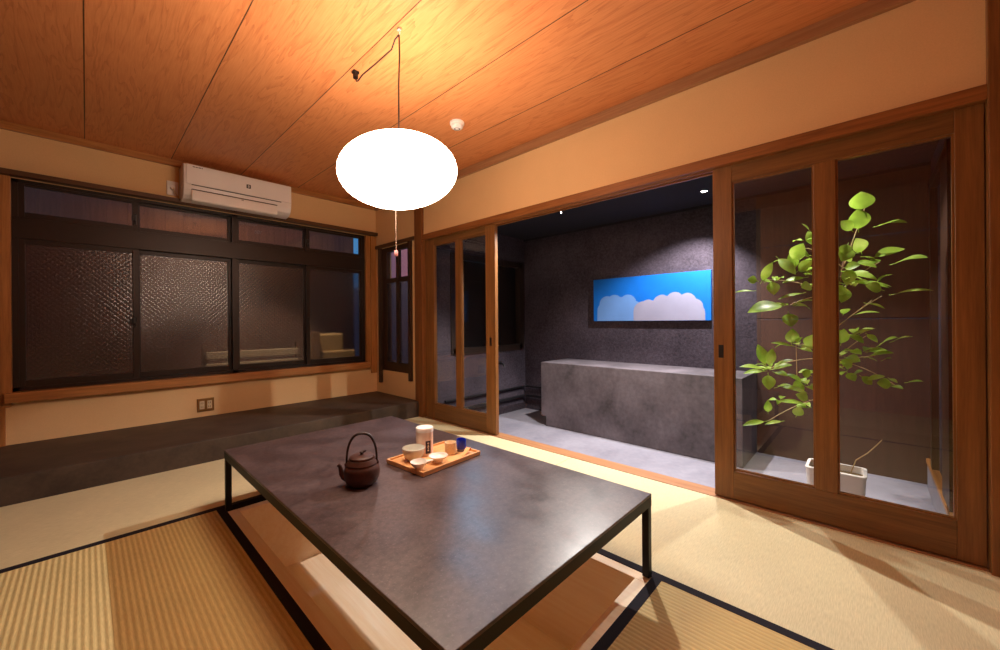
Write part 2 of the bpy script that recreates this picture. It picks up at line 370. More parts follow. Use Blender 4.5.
# ================================================================ WIDE WINDOW
w1 = bpy.data.objects.new('window_1', None); COL.objects.link(w1); struct(w1, 'wide dark aluminium window with patterned lower panes', 'window')
b = MB()
b.box(-.385, OX0, YW-.025, YW+.12, .40, 1.904, .002)
b.box(OX1, OX1+.05, YW-.012, YW+.12, .42, 1.904, .002); b.box(OX1+.054, XD-.002, YW-.02, YW+.01, .36, 1.904, .002)
b.build('window_casing', M['wood_z'], w1)
b = MB(); b.box(OX0-.03, OX1+.02, YW-.055, YW+.12, .425, .49, .003); b.build('window_sill', M['wood_x'], w1)
b = MB(); yf0, yf1 = YW+.02, YW+.11
b.box(OX0, OX0+.028, yf0, yf1, .49, OZ1); b.box(OX1-.03, OX1, yf0, yf1, .49, OZ1)
b.box(OX0, OX1, yf0, yf1, .49, .515); b.box(OX0, OX1, yf0, yf1, 1.882, OZ1); b.box(OX0, OX1, yf0-.005, yf1, 1.51, 1.652, .003)
b.box(.895, .935, yf0, yf1, .49, OZ1)
b.build('window_frame', M['alu'], w1)
def sash(x0, x1, z0, z1, y, pane_mat, nm, st=.036, lock=None):
    f = MB()
    f.box(x0, x0+st, y, y+.025, z0, z1, .002); f.box(x1-st, x1, y, y+.025, z0, z1, .002)
    f.box(x0+st, x1-st, y, y+.025, z0, z0+.045, .002); f.box(x0+st, x1-st, y, y+.025, z1-.035, z1, .002)
    o = f.build(nm, M['alu'], w1)
    p = MB(); p.box(x0+st-.003, x1-st+.003, y+.010, y+.015, z0+.04, z1-.03); p.build('pane', pane_mat, o)
    if lock:
        l = MB(); lx, lz = lock
        l.box(lx-.008, lx+.008, y-.012, y, lz-.04, lz+.04, .004); l.box(lx-.02, lx+.004, y-.022, y-.010, lz-.012, lz+.03, .004); l.build('latch', M['black'], o)
    return o
ya, yb = YW+.030, YW+.066
zb0, zb1, zt0, zt1 = .512, 1.512, 1.645, 1.900
sash(OX0+.02, .285, zb0, zb1, ya, M['frost'], 'sash', lock=(.262, .95))
sash(.258, .908, zb0, zb1, yb, M['frost'], 'sash')
sash(.922, 1.55, zb0, zb1, yb, M['frost'], 'sash')
sash(1.525, OX1-.022, zb0, zb1, ya, M['frost_clear'], 'sash', lock=(1.545, .955))
sash(OX0+.02, .285, zt0, zt1, ya, M['glass'], 'transom_sash', lock=(.265, 1.74))
sash(.258, .908, zt0, zt1, yb, M['glass'], 'transom_sash')
sash(.922, 1.55, zt0, zt1, yb, M['glass'], 'transom_sash')
sash(1.525, OX1-.022, zt0, zt1, ya, M['glass'], 'transom_sash', lock=(1.545, 1.74))
for x in (.885, .945):
    l = MB(); l.box(x-.007, x+.007, YW+.052, YW+.067, .90, .98, .003); l.build('finger_pull', M['black'], w1)
# ================================================================ NARROW SIDE WINDOW
w2 = bpy.data.objects.new('window_2', None); COL.objects.link(w2); struct(w2, 'narrow dark wooden window between corner and pillar', 'window')
b = MB(); b.box(XD-.03, XD+.10, SY1-.01, SY1+.03, .26, 1.755, .002); b.box(XD-.03, XD+.10, SY0-.03, SY0+.012, .33, 1.755, .002)
b.build('window_frame', M['window_dark'], w2)
b = MB(); xs0, xs1 = XD+.005, XD+.04
b.box(xs0, xs1, SY1-.09, SY1-.012, .36, 1.75); b.box(xs0, xs1, SY0+.012, SY0+.05, .36, 1.75)
b.box(xs0, xs1, SY0+.05, SY1-.09, .36, .50); b.box(xs0, xs1, SY0+.05, SY1-.09, 1.70, 1.75)
b.box(xs0, xs1, 3.635, 3.685, .50, 1.70); b.box(xs0+.004, xs1, SY0+.05, SY1-.09, 1.36, 1.41)
sh = b.build('sash', M['window_dark'], w2)
b = MB(); b.box(xs0+.014, xs0+.018, SY0+.05, SY1-.09, .50, 1.37); b.build('frosted_pane', M['frost_plain'], sh)
b = MB(); b.box(xs0+.014, xs0+.018, SY0+.05, SY1-.09, 1.405, 1.71); b.build('clear_pane', M['glass'], sh)
# ================================================================ GLASS SLIDING DOORS
def door(name, label, y0, y1, x0, panes, zb, zt, ztop, pull_y):
    d = bpy.data.objects.new(name, None); COL.objects.link(d); struct(d, label, 'door'); d.location = (x0, y0, 0)
    T = .034
    L = y1-y0; (a0, a1), (b0, b1) = [(p-y0, q-y0) for p, q in panes]
    f = MB(); f.box(0, T, 0, a0, .004, ztop, .002); f.build('stile', M['door_z'], d)
    f = MB(); f.box(0, T, b1, L, .004, ztop, .002); f.build('stile', M['door_z'], d)
    f = MB(); f.box(.001, T-.001, a1, b0, zb, zt, .002); f.build('middle_stile', M['door_z'], d)
    f = MB(); f.box(.0005, T-.0005, a0, b1, .004, zb, .002); f.build('bottom_rail', M['door_y'], d)
    f = MB(); f.box(.0005, T-.0005, a0, b1, zt, ztop, .002); f.build('top_rail', M['door_y'], d)
    for q0, q1 in ((a0, a1), (b0, b1)):
        g = MB(); g.box(T*.5-.002, T*.5+.002, q0-.002, q1+.002, zb-.002, zt+.002); g.build('glass_pane', M['glass_door'], d)
        g = MB()
        for xx in (T*.5-.009, T*.5+.003):
            g.box(xx, xx+.006, q0, q0+.007, zb, zt); g.box(xx, xx+.006, q1-.007, q1, zb, zt); g.box(xx, xx+.006, q0+.007, q1-.007, zb, zb+.007); g.box(xx, xx+.006, q0+.007, q1-.007, zt-.007, zt)
        g.build('glazing_bead', M['door_z'], d)
    py = pull_y-y0
    h = MB(); zc = .765
    h.box(-.0018, .002, py-.012, py+.012, zc-.034, zc+.034, .0015); h.build('finger_pull', M['black'], d)
    return d
door('door_1', 'two pane wooden glass door slid open at the left', 2.215, 3.168, XD+.012, ((2.665, 3.025)[::-1] and (2.325, 2.64), (2.715, 3.03)), .15, 1.665, 1.727, 2.27)
door('door_2', 'two pane wooden glass door in front of the plant', -.313, .602, XD+.012, ((-.240, .106), (.184, .513)), .152, 1.64, 1.727, .568)
# ================================================================ TATAMI MATS
def mat_obj(x0, x1, y0, y1, m, label, heri=()):
    o = empty('tatami_mat', ((x0+x1)/2, (y0+y1)/2, -.03), label, 'tatami mat')
    w, l = (x1-x0)/2-.0001, (y1-y0)/2-.0001
    b = MB(); b.box(-w, w, -l, l, .0003, .03); b.build('woven_surface', m, o)
    for side in heri:
        t = .034; e = .0001
        bb = {'l': (-w-e, -w+t, -l, l), 'r': (w-t, w+e, -l, l), 'n': (-w, w, -l-e, -l+t), 'f': (-w, w, l-t, l+e)}[side]
        c = MB(); c.box(bb[0], bb[1], bb[2], bb[3], .001, .0312, .0006); c.build('border', M['heri'], o)
    return o
mat_obj(.052, PX0, YR, 2.372, M['tatami_y2'], 'ribbed tatami mat along the left edge of the sunken pit', 'r')
mat_obj(-.80, .052, YR, 2.372, M['tatami_y'], 'paler ribbed tatami mat at the lower left corner')
mat_obj(XL, -.360, 2.374, 3.234, M['tatami_x'], 'tatami mat by the ledge at the left end of the room', 'n')
mat_obj(-.360, 1.4035, 2.374, 3.234, M['tatami_x'], 'tatami mat lying along the ledge, behind the table', 'n')
mat_obj(PX1, XD-.014, 1.48, 3.234, M['tatami_x'], 'tatami mat in front of the open doorway', 'l')
mat_obj(PX1, XD-.014, YR, 1.478, M['tatami_x'], 'tatami mat in front of the plant door with leaf shadows', 'l')
mat_obj(PX0, PX1, YR, PY0, M['tatami_y2'], 'ribbed tatami mat at the near end of the pit', 'f')
# ================================================================ SUNKEN PIT
b = MB(); t = .045; zb = -.445; PY2 = 2.40
b.box(PX0, PX0+t, PY0, PY1, -.11, -.002, .002); b.box(PX1-t, PX1, PY0, PY1, -.11, -.002, .002)
b.box(PX0+t, PX1-t, PY0, PY0+t, -.11, -.002, .002); b.box(PX0+t, PX1-t, PY1-t, PY1, -.11, -.002, .002)
b.box(PX0-.03, PX0+t-.02, PY0, PY2, zb, -.112); b.box(PX1-t+.02, PX1+.03, PY0, PY2, zb, -.112)
b.box(PX0+t-.02, PX1-t+.02, PY0-.02, PY0+t-.02, zb, -.112); b.box(PX0, PX1, PY2, PY2+.03, zb, -.112)
b.box(PX0-.03, PX1+.03, PY0-.02, PY2+.03, zb-.03, zb)
struct(b.build('floor_pit', M['pit_wood']), 'pale wooden box of the sunken leg pit', 'floor')
# ================================================================ TABLE
TX0, TX1, TY0, TY1, TZ = .470, 1.410, .580, 2.345, .300
tb = empty('low_table', ((TX0+TX1)/2, (TY0+TY1)/2, 0), 'low table with dark mortar top on black steel legs over the pit', 'table')
hw, hl = (TX1-TX0)/2, (TY1-TY0)/2
b = MB(); b.box(-hw, hw, -hl, hl, .290, TZ, .002); b.build('tabletop', M['table'], tb)
b = MB(); q = .024
e_ = .0005
b.box(-hw+e_, -hw+q, -hl+e_, hl-e_, .256, .290); b.box(hw-q, hw-e_, -hl+e_, hl-e_, .256, .290)
b.box(-hw+q, hw-q, -hl+e_, -hl+q, .256, .290); b.box(-hw+q, hw-q, hl-q, hl-e_, .256, .290)
b.build('steel_frame', M['steel'], tb)
b = MB(); b.box(-hw+q, hw-q, -hl+q, hl-q, .280, .2899); b.build('bounce_board', M['pit_wood'], tb)  # unseen pale board added to bounce light back into the pit
for sx in (-1, 1):
    for sy in (-1, 1):
        b = MB(); cx, cy = sx*(hw-.0135), sy*(hl-.0135)
        b.box(cx-.0125, cx+.0125, cy-.0125, cy+.0125, .0018, .256, .001); b.build('leg', M['steel'], tb)
# ================================================================ KETTLE
kd = Vector((-.687, .727, 0)); k_rz = math.atan2(kd.y, kd.x)-math.radians(-14)
kt = empty('teapot', (.738, 1.446, TZ), 'brown clay teapot with a tall arched bail handle', 'teapot', None, k_rz)
kt.scale = (.935, .935, .935)
b = MB(); b.lathe([(0, .001), (.050, .001), (.054, .004), (.062, .014), (.069, .030), (.0715, .048), (.070, .066), (.066, .078), (.0615, .083), (.0610, .086), (.0625, .088), (.060, .094), (.056, .100), (.0545, .104), (.053, .106), (.046, .106), (.044, .104), (0, .100)], 48)
b.build('body', M['kettle'], kt, True)
b = MB(); b.lathe([(0, .1065), (.049, .1065), (.0505, .109), (.049, .115), (.042, .119), (.022, .122), (0, .123)], 40); lid = b.build('lid', M['kettle'], kt, True)
b = MB(); b.lathe([(0, .122), (.007, .1225), (.0055, .127), (.009, .130), (.0095, .133), (.006, .136), (0, .137)], 20)
b.tube([(.0, 0, .132), (-.012, .003, .136), (-.018, .005, .139)], [.005, .0045, .002], 8); b.build('knob', M['kettle_dark'], lid, True)
b = MB(); b.tube([(.058, 0, .030), (.072, 0, .036), (.080, 0, .050), (.083, 0, .068), (.086, 0, .082), (.093, 0, .089)], [.016, .0125, .0100, .0085, .0078, .0085], 14); b.build('spout', M['kettle'], kt, True)
b = MB(); pts = []
for i in range(29):
    a = PI*i/28
    pts.append((.060*math.copysign(abs(math.cos(a))**.8, math.cos(a)), 0, .088+.122*math.sin(a)**.86))
b.tube(pts, [.0042+.0012*math.sin(PI*i/28) for i in range(29)], 10); b.build('bail_handle', M['kettle_dark'], kt, True)
for sx in (-1, 1):
    b = MB(); b.lathe([(0, 0), (.008, 0), (.009, .006), (.007, .012), (0, .013)], 14, (sx*.060, 0, .080)); b.build('handle_lug', M['kettle'], kt, True)
# ================================================================ TRAY AND TEA THINGS
tz = TZ+.0012; TR = math.radians(3.6)
tr = empty('tea_tray', (1.097, 1.455, tz), 'rectangular pale wooden tray carrying the tea things', 'tray', None, TR)
tr.scale = (.965, .965, 1)
b = MB(); b.box(-.175, .175, -.127, .127, 0, .010, .001)
b.build('base', M['tray'], tr)
b = MB()
b.box(-.178, .178, -.131, -.123, .0005, .019, .001); b.box(-.178, .178, .123, .131, .0005, .019, .001)
b.box(-.178, -.170, -.123, .123, .0005, .019, .001); b.box(.170, .178, -.123, .123, .0005, .019, .001)
b.build('rim', M['tray'], tr)
ZT = tz+.0104
cn = empty('tea_canister', (1.088, 1.520, ZT), 'tall pale cylindrical tea canister with white lid and dark label', 'canister')
cn.scale = (.93, .93, 1)
b = MB(); b.lathe([(0, 0), (.040, 0), (.042, .002), (.042, .108), (0, .108)], 40); b.build('body', M['paper'], cn, True)
b = MB(); b.lathe([(0, .108), (.0435, .108), (.0435, .124), (.042, .1265), (0, .1275)], 40); b.build('lid', M['cap_white'], cn, True)
def cyl_patch(r, a0, a1, z0, z1, n=10):
    b = MB(); rows = []
    for i in range(n+1):
        a = a0+(a1-a0)*i/n
        rows.append([b.bm.verts.new((rr*math.cos(a), rr*math.sin(a), z)) for rr, z in ((r, z0), (r, z1), (r+.0005, z1), (r+.0005, z0))])
    for A, B in zip(rows, rows[1:]):
        for k in range(4): b.bm.faces.new((A[k], A[(k+1) % 4], B[(k+1) % 4], B[k]))
    b.bm.faces.new(rows[0]); b.bm.faces.new(rows[-1][::-1]); return b
av = math.atan2(-1.520, -1.088)
lb = cyl_patch(.0421, av+.10, av+.75, .012, .070).build('label', M['label'], cn)
mk = MB()
for zc, wd in ((.060, .20), (.051, .13), (.043, .22), (.034, .12), (.026, .2)):
    t = cyl_patch(.0427, av+.42-wd/2, av+.42+wd/2, zc-.0022, zc+.0022, 4); me = bpy.data.meshes.new('t'); t.bm.to_mesh(me); mk.bm.from_mesh(me); t.bm.free(); bpy.data.meshes.remove(me)
mk.build('lettering', M['cap_white'], lb)
def bowl(name, loc, prof, m, label, cat, group=None):
    b = MB(); b.lathe(prof, 40); o = b.build(name, m, None, True); o.location = loc; return tag(o, label, cat, group)
bowl('tea_bowl', (1.006, 1.490, ZT), [(0, 0), (.024, 0), (.027, .003), (.028, .007), (.038, .016), (.046, .032), (.0495, .052), (.050, .056), (.0485, .0575), (.047, .055), (.043, .034), (.034, .018), (.016, .011), (0, .010)], M['celadon'], 'large pale green tea bowl at the left of the tray', 'bowl')
sb = bowl('sake_pourer', (.955, 1.376, ZT), [(0, 0), (.014, 0), (.015, .006), (.018, .009), (.030, .021), (.036, .033), (.0365, .035), (.0345, .0345), (.029, .024), (.016, .012), (0, .010)], M['porcelain'], 'small white pouring bowl with lip at the front of the tray', 'bowl')
b = MB(); t = bmesh.new()
b.tube([(.030, -.014, .0285), (.042, -.020, .0325), (.054, -.026, .0365)], [.010, .0085, .006], 12); 
for v in b.bm.verts: v.co.z = min(v.co.z, .034+.03*(v.co.x-.030))
b.build('pouring_lip', M['porcelain'], sb, True)
bowl('white_cup', (1.064, 1.386, ZT), [(0, 0), (.017, 0), (.018, .006), (.020, .009), (.032, .018), (.041, .029), (.042, .031), (.040, .031), (.032, .022), (.016, .013), (0, .011)], M['porcelain'], 'shallow white cup between the pouring bowl and sand cup', 'cup')
bowl('sand_cup', (1.172, 1.434, ZT), [(0, 0), (.024, 0), (.0265, .003), (.027, .050), (.0275, .055), (.0260, .0555), (.0245, .053), (.024, .008), (0, .006)], M['sand'], 'speckled sand coloured straight cup beside the blue cup', 'cup')
bc = bowl('blue_cup', (1.234, 1.428, ZT), [(0, .012), (.0225, .012), (.0235, .018), (.0235, .052), (.0225, .056), (.0215, .055), (.021, .020), (0, .016)], M['cobalt'], 'small cobalt blue cup at the right of the tray', 'cup')
b = MB(); b.lathe([(0, 0), (.020, 0), (.0215, .002), (.0222, .0118), (0, .0118)], 30); b.build('foot', M['cobalt_foot'], bc, True)
b = MB(); w = .011
prof = [(-.034, .000), (-.028, .004), (-.010, .010), (.008, .018), (.020, .022), (.030, .016), (.036, .004)]
rows = []
for i, (x, z) in enumerate(prof):
    ww = w*(1-.25*abs(i-3)/3)
    rows.append([b.bm.verts.new((x, sy*ww, z+(.003 if abs(sy) > .6 else 0)+dz)) for sy, dz in ((-1, 0), (0, 0), (1, 0), (1, .0016), (0, .0016), (-1, .0016))])
for A, B in zip(rows, rows[1:]):
    for k in range(6): b.bm.faces.new((A[k], A[(k+1) % 6], B[(k+1) % 6], B[k]))
b.bm.faces.new(rows[0]); b.bm.faces.new(rows[-1][::-1])
sc = b.build('tea_scoop', M['bamboo'], None, True); sc.location = (1.218, 1.372, ZT); sc.rotation_euler = (0, 0, math.radians(22))
tag(sc, 'small curved bamboo tea scoop at the right end of the tray', 'tea scoop')
# ================================================================ PENDANT LAMP
LX, LY, LZ = .978, 1.546, 1.608
lp = empty('pendant_lamp', (LX, LY, LZ), 'glowing white oval pendant lamp hanging over the table', 'lamp')
tilt = Matrix.Rotation(math.radians(-5.5), 4, Vector((math.sin(YAW), math.cos(YAW), 0)))
b = MB(); A_, B_ = .262, .150; prof = []
n = 44; t0 = math.acos(.10/A_)
for i in range(n+1):
    a = -PI/2+ (t0+PI/2)*i/n
    rr = A_*math.cos(a); prof.append((max(rr*(1+.004*math.cos(i*PI)), .012), B_*math.sin(a)))
b.lathe(prof, 64); bmesh.ops.transform(b.bm, matrix=tilt, verts=b.bm.verts); b.build('shade', M['shade'], lp, True)
b = MB(); b.lathe([(.10, prof[-1][1]-.001), (.103, prof[-1][1]+.001), (.10, prof[-1][1]+.003), (.097, prof[-1][1]+.001), (.10, prof[-1][1]-.001)], 48)
for k in range(3):
    a = 2*PI*k/3+.4; b.tube([(0, 0, prof[-1][1]+.012), (.1*math.cos(a), .1*math.sin(a), prof[-1][1]+.001)], .0016, 6)
bmesh.ops.transform(b.bm, matrix=tilt, verts=b.bm.verts); b.build('top_ring', M['steel'], lp)
b = MB(); zc = H-LZ
b.tube([(-.003, -.013, zc-.030), (.002, -.008, zc-.12), (-.001, -.004, zc-.25), (.001, 0, zc-.36), (0, 0, prof[-1][1]+.0)], .0036, 8)
b.tube([(-.003, -.013, zc-.030), (-.004, .02, zc-.036), (-.003, .05, zc-.066), (.0, .20, zc-.062), (.0, .33, zc-.058), (.002, .385, zc-.066), (.003, .405, zc-.058), (.004, .414, zc-.035)], .0036, 8)
b.build('cord', M['cord'], lp, True)
b = MB(); b.tube([(.004, .414, zc-.038), (.004, .416, zc-.012)], .013, 14); b.box(-.012, .020, .402, .430, zc-.014, zc-.001, .003); b.build('ceiling_plug', M['black'], lp)
b = MB(); b.box(-.010, .004, -.022, -.004, zc-.012, zc-.001, .002); b.tube([(-.003, -.013, zc-.008), (-.003, -.020, zc-.022), (-.003, -.013, zc-.034), (-.003, -.006, zc-.026)], .0025, 8); b.build('ceiling_hook', M['white_plastic'], lp)
b = MB(); b.tube([(0, .03, -B_+.004), (0, .03, -.348)], .0010, 6); pc = b.build('pull_cord', M['pull'], lp)
b = MB(); b.lathe([(0, 0), (.006, .001), (.0085, .006), (.0085, .022), (.006, .028), (0, .029)], 16, (0, .03, -.376)); b.build('bobble', M['pink'], pc, True)
def light(kind, name, loc, energy, color, **k):
    l = bpy.data.lights.new(name, kind); l.energy = energy; l.color = color
    for a, v in k.items(): setattr(l, a, v)
    o = bpy.data.objects.new(name, l); COL.objects.link(o); o.location = loc; return o
light('POINT', 'lamp_bulb', (LX, LY, LZ+.050), 5.5, (1, .80, .72), shadow_soft_size=.025)
# ================================================================ AIR CONDITIONER
ac = empty('air_conditioner', (.918, YW, 1.902), 'white wall mounted air conditioner above the window', 'air conditioner')
b = MB(); b.prism([(-.003, .290), (-.185, .290), (-.212, .283), (-.222, .255), (-.222, .120), (-.216, .085), (-.196, .045), (-.160, .022), (-.100, .012), (-.003, .012)], -.390, .390, 'x', .004)
b.build('body', M['white_plastic'], ac, True)
b = MB(); b.prism([(-.2225, .283), (-.2285, .279), (-.2300, .255), (-.2290, .132), (-.2225, .127)], -.374, .386, 'x', .0015); fp = b.build('front_panel', M['white_plastic'], ac)
b = MB(); b.box(-.342, .302, -.2302, -.2205, .121, .1265); b.build('air_gap', M['grey_plastic'], ac)
b = MB(); b.prism([(-.226, .084), (-.232, .078), (-.230, .010), (-.222, .000), (-.218, .006), (-.222, .078)], -.340, .268, 'x', .0015); fl = b.build('louver_flap', M['white_plastic'], ac)
b = MB(); b.box(-.342, .270, -.2245, -.205, .084, .092); b.build('outlet_slot', M['grey_plastic'], ac)
b = MB(); b.box(-.006, -.002, -.2335, -.2305, .068, .078); b.box(.002, .006, -.2335, -.2305, .068, .078); b.build('flap_tab', M['grey_plastic'], fl)
b = MB(); b.box(.030, .062, -.2312, -.2295, .185, .217, .0006); lg = b.build('badge', M['black'], fp)
b = MB(); b.box(.040, .052, -.2318, -.2311, .192, .196); b.box(.040, .044, -.2318, -.2311, .196, .210); b.box(.044, .052, -.2318, -.2311, .206, .210); b.box(.048, .052, -.2318, -.2311, .196, .206); b.build('badge_mark', M['white_plastic'], lg)
b = MB()
for k, w_ in enumerate((.008, .006, .007, .006, .007, .006, .007)): b.box(-.335+k*.0095, -.335+k*.0095+w_, -.2308, -.2288, .262, .268)
b.build('brand_lettering', M['grey_plastic'], fp)
# outlets
ao = empty('aircon_outlet', (.486, YW, 2.025), 'square white outlet with plug left of the air conditioner', 'outlet')
b = MB(); b.box(-.036, .036, -.012, -.001, -.056, .056, .003); b.build('cover_plate', M['white_plastic'], ao)
b = MB(); b.lathe([(0, 0), (.016, 0), (.016, .022), (.012, .026), (0, .026)], 20)
bmesh.ops.transform(b.bm, matrix=Matrix.Translation((.0, -.012, .0)) @ Matrix.Rotation(PI/2, 4, 'X'), verts=b.bm.verts); pl = b.build('plug', M['white_plastic'], ao, True)
b = MB(); b.tube([(0, -.034, 0), (.004, -.044, -.02), (.018, -.040, -.052), (.030, -.030, -.070), (.014, -.022, -.078), (.026, -.024, -.076)], .0035, 8); b.build('plug_cord', M['ivory'], pl, True)
wo = empty('wall_outlet', (.692, YW, .245), 'double wall outlet with bronze plate below the window', 'outlet')
b = MB(); b.box(-.058, .058, -.008, -.001, -.055, .055, .002); b.build('cover_plate', M['brass'], wo)
for sx in (-.026, .026):
    b = MB(); b.box(sx-.017, sx+.017, -.0115, -.0075, -.034, .034, .002); s_ = b.build('socket', M['ivory'], wo)
    b = MB()
    for zz in (-.016, .016):
        for dx in (-.006, .006): b.box(sx+dx-.0013, sx+dx+.0013, -.0122, -.0112, zz-.007, zz+.007)
    b.build('slot', M['black'], s_)
# smoke detector
sd = empty('smoke_detector', (1.700, 1.985, H), 'round white smoke detector on the ceiling', 'smoke detector')
b = MB(); b.lathe([(0, -.001), (.048, -.001), (.048, -.014), (.046, -.016), (0, -.016)], 36); b.build('base', M['white_plastic'], sd, True)
b = MB(); b.lathe([(0, -.016), (.040, -.016), (.040, -.032), (.036, -.038), (.020, -.044), (0, -.045)], 36); b.build('sensor_cover', M['white_plastic'], sd, True)
b = MB(); b.lathe([(.014, -.0445), (.017, -.0452), (.020, -.0438)], 30); b.build('vent_ring', M['grey_plastic'], sd, True)
# ================================================================ THE RECESS BEHIND THE DOORS
XR = XD+.11
b = MB(); b.box(XR-.02, XB+.1, YRR-.1, YRL+.1, ZR-.08, ZR); struct(b.build('floor_recess', M['recess_floor']), 'pale grey concrete floor behind the glass doors', 'floor')
b = MB(); b.box(XB, XB+.1, YRR-.1, YRL+.1, ZR-.08, HR+.1); struct(b.build('wall_back', M['recess_wall']), 'dark rough plaster wall behind the counter', 'wall')
b = MB(); LWX0, LWX1, LWZ0, LWZ1 = 2.62, 3.73, .62, 1.62
b.box(XR+.03, LWX0, YRL, YRL+.1, ZR, HR); b.box(LWX1, XB, YRL, YRL+.1, ZR, HR); b.box(LWX0, LWX1, YRL, YRL+.1, ZR, LWZ0); b.box(LWX0, LWX1, YRL, YRL+.1, LWZ1, HR)
struct(b.build('wall_recess_left', M['recess_wall']), 'dark plaster wall at the left end of the recess', 'wall')
b = MB(); b.box(XR+.03, XB, YRR-.1, YRR, ZR, HR); struct(b.build('wall_recess_right', M['recess_wall']), 'dark wall at the right end of the recess', 'wall')
b = MB(); b.box(XD+.12, XB+.1, YRR-.1, YRL+.1, HR, HR+.05); struct(b.build('ceiling_recess', M['recess_ceiling']), 'dark navy ceiling over the recess', 'ceiling')
b = MB(); b.box(XB-.014, XB, YRR, YRL, HR-.022, HR); struct(b.build('trim_8', M['recess_ceiling']), 'dark shadow line moulding in the recess', 'trim')
w3 = bpy.data.objects.new('window_3', None); COL.objects.link(w3); struct(w3, 'dark wooden window at the left end of the recess', 'window')
b = MB(); y0 = YRL-.012; y1 = YRL+.06
b.box(LWX0-.03, LWX0+.03, y0, y1, LWZ0-.03, LWZ1+.03); b.box(LWX1-.05, LWX1+.03, y0, y1, LWZ0-.03, LWZ1+.03); b.box(LWX0, LWX1, y0, y1, LWZ0-.04, LWZ0+.03); b.box(LWX0, LWX1, y0, y1, LWZ1-.03, LWZ1+.03); b.box(3.18, 3.23, y0+.01, y1, LWZ0, LWZ1)
b.build('window_frame', M['recess_frame'], w3)
b = MB(); b.box(LWX0+.02, LWX1-.03, YRL+.03, YRL+.035, LWZ0+.02, LWZ1-.02); b.build('pane', M['glass'], w3)
b = MB()
for z0, z1 in ((ZR, .932), (.938, HR)): b.box(XB-.012, XB, YRR, .672, z0, z1, .001)
struct(b.build('trim_12', M['closet_dark']), 'dark red brown boards on the recess wall behind the plant', 'trim')
# counter
cx0, cx1, cy0, cy1, cz1 = 3.29, XB-.002, .678, 2.52, .500
ct = empty('concrete_counter', ((cx0+cx1)/2, (cy0+cy1)/2, ZR), 'long grey mortar counter block in the recess', 'counter')
ly0, ly1 = cy0-ct.location.y, cy1-ct.location.y
b = MB(); b.prism([(ly0, .001), (ly1-.06, .001), (ly1-.06, .10), (ly1, .10), (ly1, cz1-ZR), (ly0, cz1-ZR)], cx0-ct.location.x, cx1-ct.location.x, 'x', .004); b.build('block', M['counter'], ct)
b = MB(); b.box(cx0-ct.location.x+.03, cx1-ct.location.x-.03, cy1-ct.location.y-.065, cy1-ct.location.y-.055, .002, .098); b.build('toe_kick', M['black'], ct)
# painting
pt = empty('cloud_picture', (XB, 1.585, 1.147), 'wide painting of two pale clouds on bright blue', 'painting')
b = MB(); b.box(-.030, -.001, -.577, .577, -.222, .222, .002); b.build('canvas', m_plain('sky_blue_paint', srgb(6, 108, 206), .6, .3, 0, 5, .08, .02), pt)
def cloud(name, lobes, m, xoff):
    # union outline of round lobes standing on the lower edge, as a thin raised coat of paint
    pts = []
    y0 = min(c-r for c, z, r in lobes); y1 = max(c+r for c, z, r in lobes)
    K = 90
    for i in range(K+1):
        y = y0+(y1-y0)*i/K; z = -.219
        for c, zc, r in lobes:
            if abs(y-c) <= r: z = max(z, zc+math.sqrt(max(r*r-(y-c)**2, 0)))
        pts.append((y, max(z, -.217)))
    b = MB(); t = bmesh.new()
    A = [t.verts.new((xoff, y, z)) for y, z in pts]; A0 = [t.verts.new((xoff, y, -.2195)) for y, z in pts]
    B = [t.verts.new((-.0300, y, z)) for y, z in pts]; B0 = [t.verts.new((-.0300, y, -.2195)) for y, z in pts]
    for i in range(K):
        t.faces.new((A[i], A[i+1], A0[i+1], A0[i])); t.faces.new((A[i], B[i], B[i+1], A[i+1]))
    b.add(t); return b.build(name, m, pt)
# +y is the left side of the picture as seen from the room
cloud('pale_blue_cloud', [(.44, -.12, .095), (.42, -.045, .085), (.335, -.035, .085), (.275, -.035, .06), (.19, -.045, .09), (.13, -.12, .10)], m_plain('pale_blue_paint', srgb(104, 150, 212), .6, .3, 0, 6, .05, .02), -.0308)
cloud('pinkish_cloud', [(.03, -.13, .10), (-.02, -.095, .08), (-.15, -.06, .085), (-.27, -.035, .08), (-.38, -.045, .075), (-.44, -.10, .075), (-.46, -.15, .07)], m_plain('pinkish_white_paint', srgb(150, 150, 172), .6, .3, 0, 6, .05, .02), -.0314)
# skirting step with wooden cap on the right end wall
b = MB(); b.box(XR+.03, XB-.08, YRR, YRR+.03, ZR, .005); struct(b.build('baseboard_recess', M['recess_floor']), 'grey step at the right end of the recess', 'baseboard')
b = MB(); b.box(XR+.03, XB-.08, YRR, YRR+.036, .005, .030, .002); struct(b.build('trim_9', M['wood_x']), 'orange wooden cap on the grey step', 'trim')
b = MB(); b.box(2.75, 3.0, YRR-.01, YRR+.03, .03, 1.75); b.box(3.45, 3.52, YRR-.01, YRR+.03, .03, 1.75); b.box(2.75, 3.52, YRR-.01, YRR+.03, 1.70, 1.76); struct(b.build('trim_10', M['window_dark']), 'brown wooden jambs on the right end wall', 'trim')
# pipes
for k, (zc, r, yo) in enumerate(((.125, .012, .03), (.012, .017, .04))):
    b = MB(); b.tube([(XR+.10, YRL-yo, zc), (XB-.08, YRL-yo, zc), (XB-.05, YRL-yo-.005, zc), (XB-yo-.005, YRL-.06, zc), (XB-yo, YRL-.10, zc), (XB-yo, 2.54, zc)], r, 12)
    pp = b.build('wall_pipe', M['pipe'], None, True)
    tag(pp, ('thin dark pipe, upper of two along the recess wall', 'thick dark pipe, lower of two along the recess wall')[k], 'pipe')
    for xx in (2.9, 3.5):
        b = MB(); b.box(xx-.008, xx+.008, YRL-yo, YRL-.001, zc-.006, zc+.006); b.build('bracket', M['pipe'], pp)
